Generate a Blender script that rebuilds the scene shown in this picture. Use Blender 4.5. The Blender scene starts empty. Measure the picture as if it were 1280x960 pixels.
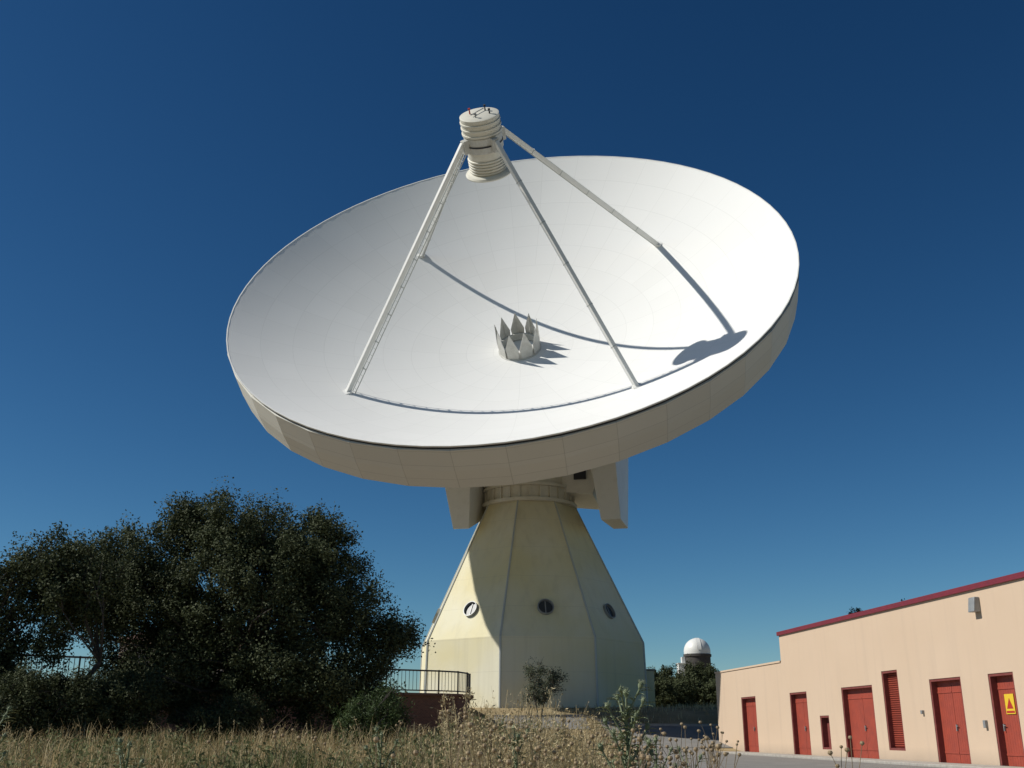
import bpy, math, random
import numpy as np
from mathutils import Vector, Matrix
random.seed(7); rng=np.random.default_rng(7)
scene=bpy.context.scene
col=scene.collection
# ------------------------------------------------------------------ helpers
class MB:
    def __init__(s): s.v=[]; s.f=[]; s.m=[]
    def add(s,vs,fs,mi=0):
        b=len(s.v); s.v+= [tuple(v) for v in vs]
        for f in fs: s.f.append(tuple(i+b for i in f)); s.m.append(mi)
    def box(s,c,d,mi=0,M=None):
        x,y,z=d[0]/2,d[1]/2,d[2]/2
        vs=[Vector((i,j,k)) for i in(-x,x) for j in(-y,y) for k in(-z,z)]
        if M is not None: vs=[M@v for v in vs]
        vs=[v+Vector(c) for v in vs]
        s.add(vs,[(0,1,3,2),(4,6,7,5),(0,4,5,1),(2,3,7,6),(0,2,6,4),(1,5,7,3)],mi)
    def hexa(s,b,t,mi=0):
        n=len(b)
        s.add(list(b)+list(t),[tuple(range(n))[::-1],tuple(range(n,2*n))]+[(i,(i+1)%n,n+(i+1)%n,n+i) for i in range(n)],mi)
    def tube(s,p0,p1,r0,r1,n=10,mi=0,cap=True):
        p0=Vector(p0);p1=Vector(p1);d=(p1-p0)
        if d.length<1e-6:return
        d.normalize(); a=d.orthogonal().normalized(); b=d.cross(a)
        vs=[p0+(a*math.cos(t)+b*math.sin(t))*r0 for t in [2*math.pi*i/n for i in range(n)]]
        vs+=[p1+(a*math.cos(t)+b*math.sin(t))*r1 for t in [2*math.pi*i/n for i in range(n)]]
        fs=[(i,(i+1)%n,n+(i+1)%n,n+i) for i in range(n)]
        if cap: fs+=[tuple(range(n))[::-1],tuple(range(n,2*n))]
        s.add(vs,fs,mi)
    def rev(s,prof,n=48,mi=0,c=(0,0,0)):
        vs=[];fs=[];k=len(prof)
        for i in range(n):
            t=2*math.pi*i/n
            for r,z in prof: vs.append((c[0]+r*math.cos(t),c[1]+r*math.sin(t),c[2]+z))
        for i in range(n):
            j=(i+1)%n
            for q in range(k-1): fs.append((i*k+q,j*k+q,j*k+q+1,i*k+q+1))
        s.add(vs,fs,mi)
    def obj(s,name,mats,parent=None,M=None,smooth=False,bevel=0):
        me=bpy.data.meshes.new(name); me.from_pydata(s.v,[],s.f)
        for m in (mats if isinstance(mats,(list,tuple)) else [mats]): me.materials.append(m)
        me.polygons.foreach_set('material_index',s.m); me.validate(); me.update()
        if smooth:
            me.polygons.foreach_set('use_smooth',[True]*len(me.polygons))
            try: me.set_sharp_from_angle(angle=math.radians(35))
            except Exception: pass
        return place(name,me,parent,M,bevel)
def place(name,me,parent=None,M=None,bevel=0):
    o=bpy.data.objects.new(name,me); col.objects.link(o)
    if parent is not None: o.parent=parent
    if M is not None: o.matrix_local=M
    if bevel:
        b=o.modifiers.new('bevel','BEVEL'); b.width=bevel; b.segments=2; b.limit_method='ANGLE'
    return o
def empty(name,loc,label,cat,group=None,M=None):
    o=bpy.data.objects.new(name,None); col.objects.link(o); o.empty_display_size=.5
    if M is not None: o.matrix_local=M
    else: o.location=loc
    tag(o,label,cat,group); return o
def tag(o,label,cat,group=None,kind=None):
    o['label']=label;o['category']=cat
    if group:o['group']=group
    if kind:o['kind']=kind
def bigmesh(name,verts,faces,tint=None,mats=(),facek=None):
    me=bpy.data.meshes.new(name); n=len(faces);k=faces.shape[1]
    me.vertices.add(len(verts)); me.vertices.foreach_set('co',verts.astype(np.float32).ravel())
    me.loops.add(n*k); me.loops.foreach_set('vertex_index',faces.astype(np.int32).ravel())
    me.polygons.add(n); me.polygons.foreach_set('loop_start',(np.arange(n)*k).astype(np.int32))
    for m in mats: me.materials.append(m)
    me.update(calc_edges=True)
    if tint is not None:
        a=me.attributes.new('tint','FLOAT','FACE'); a.data.foreach_set('value',tint.astype(np.float32))
    return me
# ------------------------------------------------------------------ materials
def mat(name,base,rough=.7,metal=0,noise=None,bump=0,bscale=20,spec=None):
    m=bpy.data.materials.new(name); m.use_nodes=True; nt=m.node_tree; N=nt.nodes; L=nt.links
    b=N['Principled BSDF']; b.inputs['Base Color'].default_value=(*base,1); b.inputs['Roughness'].default_value=rough; b.inputs['Metallic'].default_value=metal
    if spec is not None: b.inputs['Specular IOR Level'].default_value=spec
    tc=N.new('ShaderNodeTexCoord')
    if noise:
        sc,c2,lo,hi=noise
        n=N.new('ShaderNodeTexNoise'); n.inputs['Scale'].default_value=sc; n.inputs['Detail'].default_value=8; n.inputs['Roughness'].default_value=.65
        L.new(tc.outputs['Object'],n.inputs['Vector'])
        r=N.new('ShaderNodeValToRGB'); r.color_ramp.elements[0].position=lo; r.color_ramp.elements[1].position=hi
        r.color_ramp.elements[0].color=(*base,1); r.color_ramp.elements[1].color=(*c2,1)
        L.new(n.outputs['Fac'],r.inputs['Fac']); L.new(r.outputs['Color'],b.inputs['Base Color'])
    if bump:
        n2=N.new('ShaderNodeTexNoise'); n2.inputs['Scale'].default_value=bscale; n2.inputs['Detail'].default_value=6
        L.new(tc.outputs['Object'],n2.inputs['Vector'])
        bp=N.new('ShaderNodeBump'); bp.inputs['Strength'].default_value=bump; bp.inputs['Distance'].default_value=.03
        L.new(n2.outputs['Fac'],bp.inputs['Height']); L.new(bp.outputs['Normal'],b.inputs['Normal'])
    return m
def math_n(nt,op,a,b=None,c=None):
    n=nt.nodes.new('ShaderNodeMath'); n.operation=op
    for i,x in enumerate((a,b,c)):
        if x is None: continue
        if isinstance(x,(int,float)): n.inputs[i].default_value=x
        else: nt.links.new(x,n.inputs[i])
    return n.outputs[0]
def mixc(nt,fac,a,b):
    n=nt.nodes.new('ShaderNodeMix'); n.data_type='RGBA'
    for i,x in ((0,fac),(6,a),(7,b)):
        if isinstance(x,(int,float)): n.inputs[i].default_value=x
        elif isinstance(x,tuple): n.inputs[i].default_value=(*x,1)
        else: nt.links.new(x,n.inputs[i])
    return n.outputs[2]
def leafmat(name,c1,c2,c3,trans=.25,rough=.6,spec=.2):
    m=bpy.data.materials.new(name); m.use_nodes=True; nt=m.node_tree;N=nt.nodes;L=nt.links
    b=N['Principled BSDF']; b.inputs['Roughness'].default_value=rough; b.inputs['Specular IOR Level'].default_value=spec
    a=N.new('ShaderNodeAttribute'); a.attribute_name='tint'
    r=N.new('ShaderNodeValToRGB'); e=r.color_ramp.elements
    e[0].color=(*c1,1); e[1].color=(*c3,1); x=e.new(.5); x.color=(*c2,1)
    L.new(a.outputs['Fac'],r.inputs['Fac']); L.new(r.outputs['Color'],b.inputs['Base Color'])
    t=N.new('ShaderNodeBsdfTranslucent'); L.new(r.outputs['Color'],t.inputs['Color'])
    mx=N.new('ShaderNodeMixShader'); mx.inputs[0].default_value=trans
    L.new(b.outputs[0],mx.inputs[1]);L.new(t.outputs[0],mx.inputs[2]); L.new(mx.outputs[0],N['Material Output'].inputs['Surface'])
    return m
def dish_mat():
    m=bpy.data.materials.new('reflector_panels'); m.use_nodes=True; nt=m.node_tree;N=nt.nodes;L=nt.links
    b=N['Principled BSDF']; b.inputs['Roughness'].default_value=.6; b.inputs['Specular IOR Level'].default_value=.2
    tc=N.new('ShaderNodeTexCoord'); sp=N.new('ShaderNodeSeparateXYZ'); L.new(tc.outputs['Object'],sp.inputs[0])
    x,y=sp.outputs[0],sp.outputs[1]
    r=math_n(nt,'SQRT',math_n(nt,'ADD',math_n(nt,'MULTIPLY',x,x),math_n(nt,'MULTIPLY',y,y)))
    th=math_n(nt,'ARCTAN2',y,x)
    ring=math_n(nt,'MULTIPLY',r,1/2.0); rf=math_n(nt,'FRACT',ring)
    sr=math_n(nt,'LESS_THAN',rf,.018)
    outer=math_n(nt,'GREATER_THAN',r,9.99)
    k=math_n(nt,'ADD',20/(2*math.pi),math_n(nt,'MULTIPLY',outer,20/(2*math.pi)))
    tk=math_n(nt,'MULTIPLY',math_n(nt,'ADD',th,math.pi),k); tf=math_n(nt,'FRACT',tk)
    dist=math_n(nt,'DIVIDE',math_n(nt,'MULTIPLY',tf,r),k)
    st=math_n(nt,'LESS_THAN',dist,.035)
    seam=math_n(nt,'MAXIMUM',sr,st)
    cb=N.new('ShaderNodeCombineXYZ'); L.new(math_n(nt,'FLOOR',ring),cb.inputs[0]); L.new(math_n(nt,'FLOOR',tk),cb.inputs[1])
    wn=N.new('ShaderNodeTexWhiteNoise'); wn.noise_dimensions='2D'; L.new(cb.outputs[0],wn.inputs['Vector'])
    c=mixc(nt,wn.outputs['Value'],(.735,.735,.715),(.755,.755,.735))
    nz=N.new('ShaderNodeTexNoise'); nz.inputs['Scale'].default_value=.35; nz.inputs['Detail'].default_value=6; L.new(tc.outputs['Object'],nz.inputs['Vector'])
    c=mixc(nt,math_n(nt,'MULTIPLY',nz.outputs['Fac'],.10),c,(.5,.49,.44))
    c=mixc(nt,math_n(nt,'MULTIPLY',seam,.22),c,(.42,.42,.40))
    L.new(c,b.inputs['Base Color']); return m
M_dish=dish_mat()
def skirt_mat():
    m=bpy.data.materials.new('cream_cladding'); m.use_nodes=True; nt=m.node_tree;N=nt.nodes;L=nt.links
    b=N['Principled BSDF']; b.inputs['Roughness'].default_value=.6; b.inputs['Specular IOR Level'].default_value=.3
    tc=N.new('ShaderNodeTexCoord'); sp=N.new('ShaderNodeSeparateXYZ'); L.new(tc.outputs['Object'],sp.inputs[0])
    th=math_n(nt,'ARCTAN2',sp.outputs[1],sp.outputs[0])
    tk=math_n(nt,'MULTIPLY',math_n(nt,'ADD',th,math.pi),40/(2*math.pi)); tf=math_n(nt,'FRACT',tk)
    s1=math_n(nt,'LESS_THAN',tf,.014)
    zf=math_n(nt,'FRACT',math_n(nt,'MULTIPLY',sp.outputs[2],1/1.05)); s2=math_n(nt,'LESS_THAN',zf,.03)
    seam=math_n(nt,'MAXIMUM',s1,s2)
    cb=N.new('ShaderNodeCombineXYZ'); L.new(math_n(nt,'FLOOR',tk),cb.inputs[0]); L.new(math_n(nt,'FLOOR',math_n(nt,'MULTIPLY',sp.outputs[2],1/1.05)),cb.inputs[1])
    wn=N.new('ShaderNodeTexWhiteNoise'); wn.noise_dimensions='2D'; L.new(cb.outputs[0],wn.inputs['Vector'])
    c=mixc(nt,wn.outputs['Value'],(.64,.63,.575),(.68,.67,.615))
    nz=N.new('ShaderNodeTexNoise'); nz.inputs['Scale'].default_value=.5; nz.inputs['Detail'].default_value=8; L.new(tc.outputs['Object'],nz.inputs['Vector'])
    c=mixc(nt,math_n(nt,'MULTIPLY',nz.outputs['Fac'],.18),c,(.48,.46,.40))
    c=mixc(nt,math_n(nt,'MULTIPLY',seam,.40),c,(.32,.31,.28))
    L.new(c,b.inputs['Base Color']); return m
M_skirt=skirt_mat()
def tower_mat():
    m=bpy.data.materials.new('pale_cream_concrete'); m.use_nodes=True; nt=m.node_tree;N=nt.nodes;L=nt.links
    b=N['Principled BSDF']; b.inputs['Roughness'].default_value=.85; b.inputs['Specular IOR Level'].default_value=.2
    tc=N.new('ShaderNodeTexCoord'); sp=N.new('ShaderNodeSeparateXYZ'); L.new(tc.outputs['Object'],sp.inputs[0])
    nz=N.new('ShaderNodeTexNoise'); nz.inputs['Scale'].default_value=.22; nz.inputs['Detail'].default_value=6; L.new(tc.outputs['Object'],nz.inputs['Vector'])
    mp=N.new('ShaderNodeMapping'); mp.inputs['Scale'].default_value=(2.2,2.2,.1); L.new(tc.outputs['Object'],mp.inputs[0])
    n2=N.new('ShaderNodeTexNoise'); n2.inputs['Scale'].default_value=1; n2.inputs['Detail'].default_value=6; L.new(mp.outputs[0],n2.inputs['Vector'])
    r=N.new('ShaderNodeMapRange'); r.inputs[1].default_value=.36; r.inputs[2].default_value=.66; L.new(nz.outputs['Fac'],r.inputs[0])
    c=mixc(nt,r.outputs[0],(.69,.66,.515),(.665,.60,.37))
    r2=N.new('ShaderNodeMapRange'); r2.inputs[1].default_value=.5; r2.inputs[2].default_value=.85; r2.inputs[4].default_value=.28; L.new(n2.outputs['Fac'],r2.inputs[0])
    c=mixc(nt,r2.outputs[0],c,(.40,.37,.27))
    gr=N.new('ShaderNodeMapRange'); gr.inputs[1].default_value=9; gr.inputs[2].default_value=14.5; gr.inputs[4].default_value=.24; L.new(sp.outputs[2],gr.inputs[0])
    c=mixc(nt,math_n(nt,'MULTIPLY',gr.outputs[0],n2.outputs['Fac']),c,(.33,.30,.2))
    zf=math_n(nt,'FRACT',math_n(nt,'MULTIPLY',sp.outputs[2],1/2.15)); s2=math_n(nt,'LESS_THAN',zf,.012)
    c=mixc(nt,math_n(nt,'MULTIPLY',s2,.3),c,(.38,.36,.29))
    L.new(c,b.inputs['Base Color'])
    n3=N.new('ShaderNodeTexNoise'); n3.inputs['Scale'].default_value=6; L.new(tc.outputs['Object'],n3.inputs['Vector'])
    bp=N.new('ShaderNodeBump'); bp.inputs['Strength'].default_value=.15; bp.inputs['Distance'].default_value=.03; L.new(n3.outputs['Fac'],bp.inputs['Height']); L.new(bp.outputs['Normal'],b.inputs['Normal'])
    return m
M_tower=tower_mat()
M_cream=mat('cream_painted_steel',(.62,.60,.52),.55,noise=(1.2,(.52,.50,.42),.45,.8))
M_white=mat('white_painted_steel',(.69,.69,.66),.45,noise=(2,(.60,.60,.56),.5,.85))
M_grey2=mat('weathered_grey_paint',(.52,.52,.49),.6,noise=(3,(.40,.39,.35),.4,.75))
M_greyst=mat('grey_steel',(.30,.31,.31),.5,metal=.2,noise=(3,(.2,.21,.22),.4,.7))
M_dark=mat('dark_gap',(.03,.032,.04),.8)
M_glass=mat('dark_window_glass',(.03,.04,.05),.4)
M_edge=mat('zinc_edge_trim',(.42,.44,.42),.5,metal=.1)
M_red=mat('red_painted_wood',(.34,.058,.032),.6,noise=(3,(.26,.048,.03),.35,.7))
M_redfr=mat('maroon_frame_paint',(.16,.035,.03),.65,noise=(4,(.22,.06,.045),.4,.7))
M_maroon=mat('maroon_coping',(.19,.02,.033),.45,noise=(3,(.14,.02,.03),.4,.7))
M_roof=mat('grey_roofing',(.25,.22,.2),.9)
M_black=mat('black_railing_paint',(.02,.02,.022),.5)
M_redbit=mat('red_marker_paint',(.4,.03,.02),.5)
M_yel=mat('yellow_sign',(.7,.48,.03),.5)
def plaster():
    m=mat('salmon_plaster',(.64,.43,.28),.92,bump=.12,bscale=45,spec=.1); nt=m.node_tree;N=nt.nodes;L=nt.links;b=N['Principled BSDF']
    tc=N.new('ShaderNodeTexCoord')
    n=N.new('ShaderNodeTexNoise'); n.inputs['Scale'].default_value=.4; n.inputs['Detail'].default_value=9; n.inputs['Roughness'].default_value=.6; L.new(tc.outputs['Object'],n.inputs['Vector'])
    c=mixc(nt,n.outputs['Fac'],(.60,.465,.345),(.54,.41,.295))
    mp=N.new('ShaderNodeMapping'); mp.inputs['Scale'].default_value=(2.5,2.5,.2); L.new(tc.outputs['Object'],mp.inputs[0])
    n2=N.new('ShaderNodeTexNoise'); n2.inputs['Scale'].default_value=1; n2.inputs['Detail'].default_value=6; L.new(mp.outputs[0],n2.inputs['Vector'])
    r=N.new('ShaderNodeMapRange'); r.inputs[1].default_value=.52; r.inputs[2].default_value=.9; r.inputs[4].default_value=.3; L.new(n2.outputs['Fac'],r.inputs[0])
    c=mixc(nt,r.outputs[0],c,(.38,.30,.24))
    sp=N.new('ShaderNodeSeparateXYZ'); L.new(tc.outputs['Object'],sp.inputs[0])
    r3=N.new('ShaderNodeMapRange'); r3.inputs[1].default_value=.5; r3.inputs[2].default_value=0; r3.inputs[4].default_value=.6; L.new(sp.outputs[2],r3.inputs[0])
    c=mixc(nt,math_n(nt,'MULTIPLY',r3.outputs[0],math_n(nt,'ADD',n.outputs['Fac'],.4)),c,(.30,.25,.2))
    L.new(c,b.inputs['Base Color']); return m
M_plaster=plaster()
def brick():
    m=mat('red_brick',(.25,.1,.06),.9); nt=m.node_tree;N=nt.nodes;L=nt.links
    t=N.new('ShaderNodeTexBrick'); t.inputs['Scale'].default_value=4; t.inputs['Color1'].default_value=(.15,.075,.052,1);t.inputs['Color2'].default_value=(.10,.052,.038,1);t.inputs['Mortar'].default_value=(.17,.14,.12,1); t.inputs['Mortar Size'].default_value=.012
    tc=N.new('ShaderNodeTexCoord'); mp=N.new('ShaderNodeMapping'); mp.inputs['Rotation'].default_value=(math.radians(90),0,0)
    L.new(tc.outputs['Object'],mp.inputs[0]); L.new(mp.outputs[0],t.inputs['Vector']); L.new(t.outputs['Color'],N['Principled BSDF'].inputs['Base Color']); return m
M_brick=brick()
M_leaf=leafmat('holm_oak_leaf',(.036,.045,.020),(.066,.079,.037),(.125,.14,.075),.18,.65,.13)
M_leaf2=leafmat('olive_grey_leaf',(.06,.07,.042),(.10,.115,.07),(.17,.18,.12),.2,.65)
M_shrub=leafmat('shrub_leaf',(.03,.05,.018),(.06,.09,.03),(.11,.14,.05),.2)
M_grass=leafmat('dry_grass_blade',(.16,.115,.052),(.36,.275,.14),(.60,.51,.32),.3,.8,.1)
M_green=leafmat('green_weed_blade',(.05,.07,.025),(.10,.12,.05),(.20,.21,.11),.3,.7,.1)
M_bark=mat('bark',(.09,.075,.06),.95,noise=(8,(.04,.033,.027),.4,.6),bump=.8,bscale=12)
M_thist=mat('thistle_green',(.13,.165,.085),.7,noise=(20,(.23,.25,.15),.4,.7))
M_seed=mat('dry_seed_head',(.33,.25,.15),.9,noise=(30,(.2,.14,.08),.4,.7))
M_asph=mat('asphalt',(.17,.165,.155),.95,noise=(1.2,(.22,.213,.2),.35,.7),bump=.4,bscale=60)
M_conc=mat('concrete_kerb',(.38,.36,.32),.9,noise=(4,(.27,.25,.22),.4,.7))
def groundmat():
    m=mat('dry_earth_and_straw',(.2,.15,.09),1,bump=.8,bscale=9,spec=.1); nt=m.node_tree;N=nt.nodes;L=nt.links
    tc=N.new('ShaderNodeTexCoord'); n=N.new('ShaderNodeTexNoise'); n.inputs['Scale'].default_value=.25; n.inputs['Detail'].default_value=10; n.inputs['Roughness'].default_value=.7; L.new(tc.outputs['Object'],n.inputs['Vector'])
    r=N.new('ShaderNodeValToRGB'); e=r.color_ramp.elements; e[0].position=.3; e[0].color=(.13,.11,.06,1); e[1].position=.7; e[1].color=(.38,.30,.18,1); x=e.new(.5); x.color=(.27,.21,.12,1)
    L.new(n.outputs['Fac'],r.inputs['Fac']); L.new(r.outputs['Color'],N['Principled BSDF'].inputs['Base Color']); return m
M_ground=groundmat()

# ------------------------------------------------------------------ terrain
def sst(a,b,x):
    t=np.clip((x-a)/(b-a),0,1); return t*t*(3-2*t)
def road_left(Y): return np.maximum(3.6+(np.minimum(Y,58)-33)*.108,2.1)
def bed(X,Y):
    return .35+.2*sst(0,28,Y)+2.55*sst(52,74,Y)
def ground_h(X,Y):
    left=.25+.75*sst(3,14,Y)+.25*sst(14,30,Y)+1.85*sst(48,73,Y)
    rt=bed(X,Y)
    xl=road_left(Y)
    k=sst(xl-2.2,xl-.3,X)*(1-sst(60,66,Y))
    h=left*(1-k)+rt*k
    bump=.05*np.sin(X*.9+Y*.37)*np.cos(Y*.7-X*.21)
    return h+bump*(1-k)*(Y<66)
xs=np.unique(np.concatenate([np.linspace(-900,-60,15),np.linspace(-60,-20,28),np.linspace(-20,20,101),np.linspace(20,60,21),np.linspace(60,900,15)]))
ys=np.unique(np.concatenate([np.linspace(-60,0,10),np.linspace(0,80,161),np.linspace(80,200,25),np.linspace(200,2500,20)]))
XX,YY=np.meshgrid(xs,ys); ZZ=ground_h(XX,YY)
V=np.stack([XX.ravel(),YY.ravel(),ZZ.ravel()],1); nx=len(xs);ny=len(ys)
i=np.arange(nx-1)[None,:]+np.arange(ny-1)[:,None]*nx; i=i.ravel()
F=np.stack([i,i+1,i+1+nx,i+nx],1)
me=bigmesh('ground',V,F,mats=[M_ground]); me.polygons.foreach_set('use_smooth',[True]*len(F))
g=place('ground',me); tag(g,'dry earth and straw coloured ground rising towards the telescope','ground',kind='structure')
def fac_x(Y): return 18.19-.124*Y
def strip(name,pts_l,pts_r,lift,m,nseg=6):
    vs=[];fs=[]
    for a,b in zip(pts_l,pts_r):
        for k in range(nseg+1):
            t=k/nseg; x=a[0]*(1-t)+b[0]*t; y=a[1]*(1-t)+b[1]*t
            vs.append((x,y,float(ground_h(np.array(x),np.array(y)))+lift))
    w=nseg+1
    for r in range(len(pts_l)-1):
        for k in range(nseg): fs.append((r*w+k,r*w+k+1,(r+1)*w+k+1,(r+1)*w+k))
    mb=MB(); mb.add(vs,fs); return mb.obj(name,m)
Ys=np.linspace(-20,56,77)
o=strip('road',[(float(road_left(y))+.1,y) for y in Ys],[(fac_x(y)-1.25,y) for y in Ys],.02,M_asph,10); tag(o,'worn grey asphalt road beside the salmon building','road',kind='structure')
Xc=np.linspace(-1,60,50)
o=strip('road',[(x,56.01) for x in Xc],[(x,62) for x in Xc],.035,M_asph,12); o.data.flip_normals(); tag(o,'grey asphalt road passing behind the salmon building','road',kind='structure')
mb=MB()
for a,b in zip(Xc[:-1],Xc[1:]):
    za=float(ground_h(np.array(a),np.array(62.1)));zb=float(ground_h(np.array(b),np.array(62.1)))
    mb.hexa([(a,62.02,za-.2),(b,62.02,zb-.2),(b,62.27,zb-.2),(a,62.27,za-.2)],[(a,62.02,za+.14),(b,62.02,zb+.14),(b,62.27,zb+.14),(a,62.27,za+.14)])
o=mb.obj('kerb',M_conc); tag(o,'pale concrete kerb along the far side of the road','kerb',kind='structure')

# ------------------------------------------------------------------ TELESCOPE
TX,TY,TZ=1.3,77.5,3.1
tel=empty('radio_telescope',(TX,TY,TZ),'giant white dish radio telescope on pale cream octagonal concrete pedestal','radio telescope')
a0=-14.5
A0=[math.radians(a0+45*k) for k in range(8)]
def octr(r,z): return [(r*math.sin(a),-r*math.cos(a),z) for a in A0]
mb=MB()
levels=[(8.36,-.6),(8.22,4.4),(3.45,14.5)]
vs=[];fs=[]
for r,z in levels: vs+=octr(r,z)
for l in range(2):
    for k in range(8): fs.append((l*8+k,l*8+(k+1)%8,(l+1)*8+(k+1)%8,(l+1)*8+k))
fs.append(tuple(range(16,24)))
mb.add(vs,fs)
ped=mb.obj('pedestal',M_tower,tel)
mb=MB()
for k in range(8):
    p=[Vector(octr(r+.01,z)[k]) for r,z in levels]
    mb.tube(p[0],p[1],.08,.08,6); mb.tube(p[1],p[2],.08,.06,6)
mb.obj('edge_trim',M_edge,ped)
def porthole(ang):
    z=6.35; r=8.22-(z-4.4)/10.1*4.77; ap=r*math.cos(math.pi/8)
    sl=4.77*math.cos(math.pi/8)/10.1
    n=Vector((math.sin(ang),-math.cos(ang),sl)).normalized()
    c=Vector((ap*math.sin(ang),-ap*math.cos(ang),z))
    t=Vector((math.cos(ang),math.sin(ang),0)); u=n.cross(t)
    M=Matrix((( t.x,u.x,n.x,c.x),(t.y,u.y,n.y,c.y),(t.z,u.z,n.z,c.z),(0,0,0,1)))
    mb=MB(); mb.rev([(.56,-.05),(.56,.20),(.50,.20),(.48,.02)],28)
    w=mb.obj('porthole_window',M_greyst,ped,M,smooth=True)
    mb=MB(); mb.rev([(0.0001,.02),(.49,.02)],28); mb.obj('glass',M_glass,w)
    mb=MB(); mb.box((0,0,.045),(.07,.92,.04)); mb.obj('glazing_bar',M_greyst,w)
for d in (-37,8,53,-82): porthole(math.radians(d))
mb=MB(); mb.rev([(3.2,14.3),(3.62,14.35),(3.62,14.6),(3.3,14.62),(3.3,15.5),(3.5,15.55),(3.5,15.75),(3.2,15.8),(3.2,16.4),(2.5,16.6)],56)
for k in range(28):
    t=2*math.pi*k/28; M=Matrix.Rotation(t,3,'Z'); mb.box(M@Vector((3.36,0,15.05)),(.16,.07,.9),0,M)
mb.obj('azimuth_bearing_collar',M_cream,tel,smooth=True)
a=Vector((-.15,-.7855,.600)).normalized()
fz=Vector((a.x,a.y,0)).normalized()
ex=Vector((0,0,1)).cross(fz)*1.0
if ex.x<0: ex=-ex
Mal=Matrix(((ex.x,-fz.x,0,0),(ex.y,-fz.y,0,0),(0,0,1,0),(0,0,0,1)))
mb=MB()
mb.hexa([(-3.2,-1.6,15.9),(5.0,-1.6,15.0),(5.0,4.2,15.0),(-3.2,4.2,15.9)],[(-5.2,-1.6,18.4),(6.2,-1.6,18.4),(6.2,4.2,18.4),(-5.2,4.2,18.4)])
for sx in(-1,1):
    mb.hexa([(sx*5-.8,-1.5,18.4),(sx*5+.8,-1.5,18.4),(sx*5+.8,4.0,18.4),(sx*5-.8,4.0,18.4)],[(sx*5-.6,-1.0,23),(sx*5+.6,-1.0,23),(sx*5+.6,1.6,23),(sx*5-.6,1.6,23)])
al=mb.obj('alidade',M_white,tel,Mal,bevel=.05)
mb=MB(); mb.box((4.1,-1.7,17.0),(.9,.2,1.7)); mb.obj('dark_recess',M_dark,al)  # near-black box paints in the shade of a recess; no opening is modelled
mb=MB(); mb.tube((-6.2,0.3,21.5),(6.2,.3,21.5),1.0,1.0,20); mb.obj('elevation_axle',M_greyst,al,smooth=True)
mb=MB(); mb.hexa([(5.8,-3.8,12.65),(7.2,-3.8,12.65),(7.3,1.2,12.9),(6.2,1.2,12.9)],[(4.75,-3.8,18.9),(6.85,-3.8,18.9),(7.4,3.2,19.6),(5.4,3.2,19.6)])
mb.hexa([(4.75,-3.4,18.9),(6.8,-3.4,18.9),(7.2,3.0,19.5),(5.4,3.0,19.5)],[(3.6,-2,22.5),(5.2,-2,22.5),(5.2,2,22.5),(3.6,2,22.5)])
mb.obj('counterweight',M_white,tel,Mal,bevel=.05)
mb=MB(); mb.hexa([(-4.95,-3.8,12.35),(-3.75,-3.8,12.35),(-3.2,-1.0,13.6),(-4.3,-1.0,13.6)],[(-6.0,-3.8,17.2),(-3.7,-3.8,17.2),(-2.9,1.2,17.6),(-5.2,1.2,17.6)])
mb.hexa([(-5.9,-3.4,17.2),(-3.8,-3.4,17.2),(-3.0,1.2,17.6),(-5.1,1.2,17.6)],[(-5.2,-2,22),(-3.6,-2,22),(-3.6,2,22),(-5.2,2,22)])
mb.obj('counterweight',M_white,tel,Mal,bevel=.05)
e1=(Vector((1,0,0))-a*a.x).normalized(); e2=a.cross(e1)
Vx=Vector((.6,72.8,28.6))
off=Vx-Vector((TX,TY,TZ))
Md=Matrix(((e1.x,e2.x,a.x,off.x),(e1.y,e2.y,a.y,off.y),(e1.z,e2.z,a.z,off.z),(0,0,0,1)))
R=20.0; FL=59.5
vs=[];fs=[];na=160;nr=40
for k in range(nr+1):
    r=max(R*k/nr,.05)
    for i_ in range(na):
        t=2*math.pi*i_/na; vs.append((r*math.cos(t),r*math.sin(t),r*r/FL))
for k in range(nr):
    for i_ in range(na): fs.append((k*na+i_,k*na+(i_+1)%na,(k+1)*na+(i_+1)%na,(k+1)*na+i_))
mb=MB(); mb.add(vs,fs)
refl=mb.obj('reflector_dish',M_dish,tel,Md,smooth=True)
HR=R*R/FL
def ring40(prof,m,name,parent,M=None,n=80,smooth=False):
    mb=MB(); mb.rev(prof,n); return mb.obj(name,m,parent,M,smooth)
ring40([(R-.02,HR+.0),(R+.06,HR+.015),(R+.06,HR-.08),(R-.1,HR-.08)],M_white,'rim_edge',refl)
ring40([(R-.03,HR-.08),(R-.03,HR-.30)],M_dark,'rim_gap',refl)
ring40([(R-.05,HR-.27),(R+.12,HR-.27),(R+.06,HR-1.8),(R-.12,HR-3.2),(R-.5,HR-3.3)],M_skirt,'rim_skirt',refl,n=40)
ring40([(R-.45,HR-3.29),(13,HR-6.2),(5.5,-4.2),(4.8,-6.2),(.01,-6.2)],M_cream,'back_shell',refl)
mb=MB(); mb.rev([(1.62,0),(1.62,.08),(1.46,.10),(1.42,.6),(1.30,.6),(1.28,.1)],48)
crown=mb.obj('feed_ring',M_grey2,refl,smooth=True)
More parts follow.
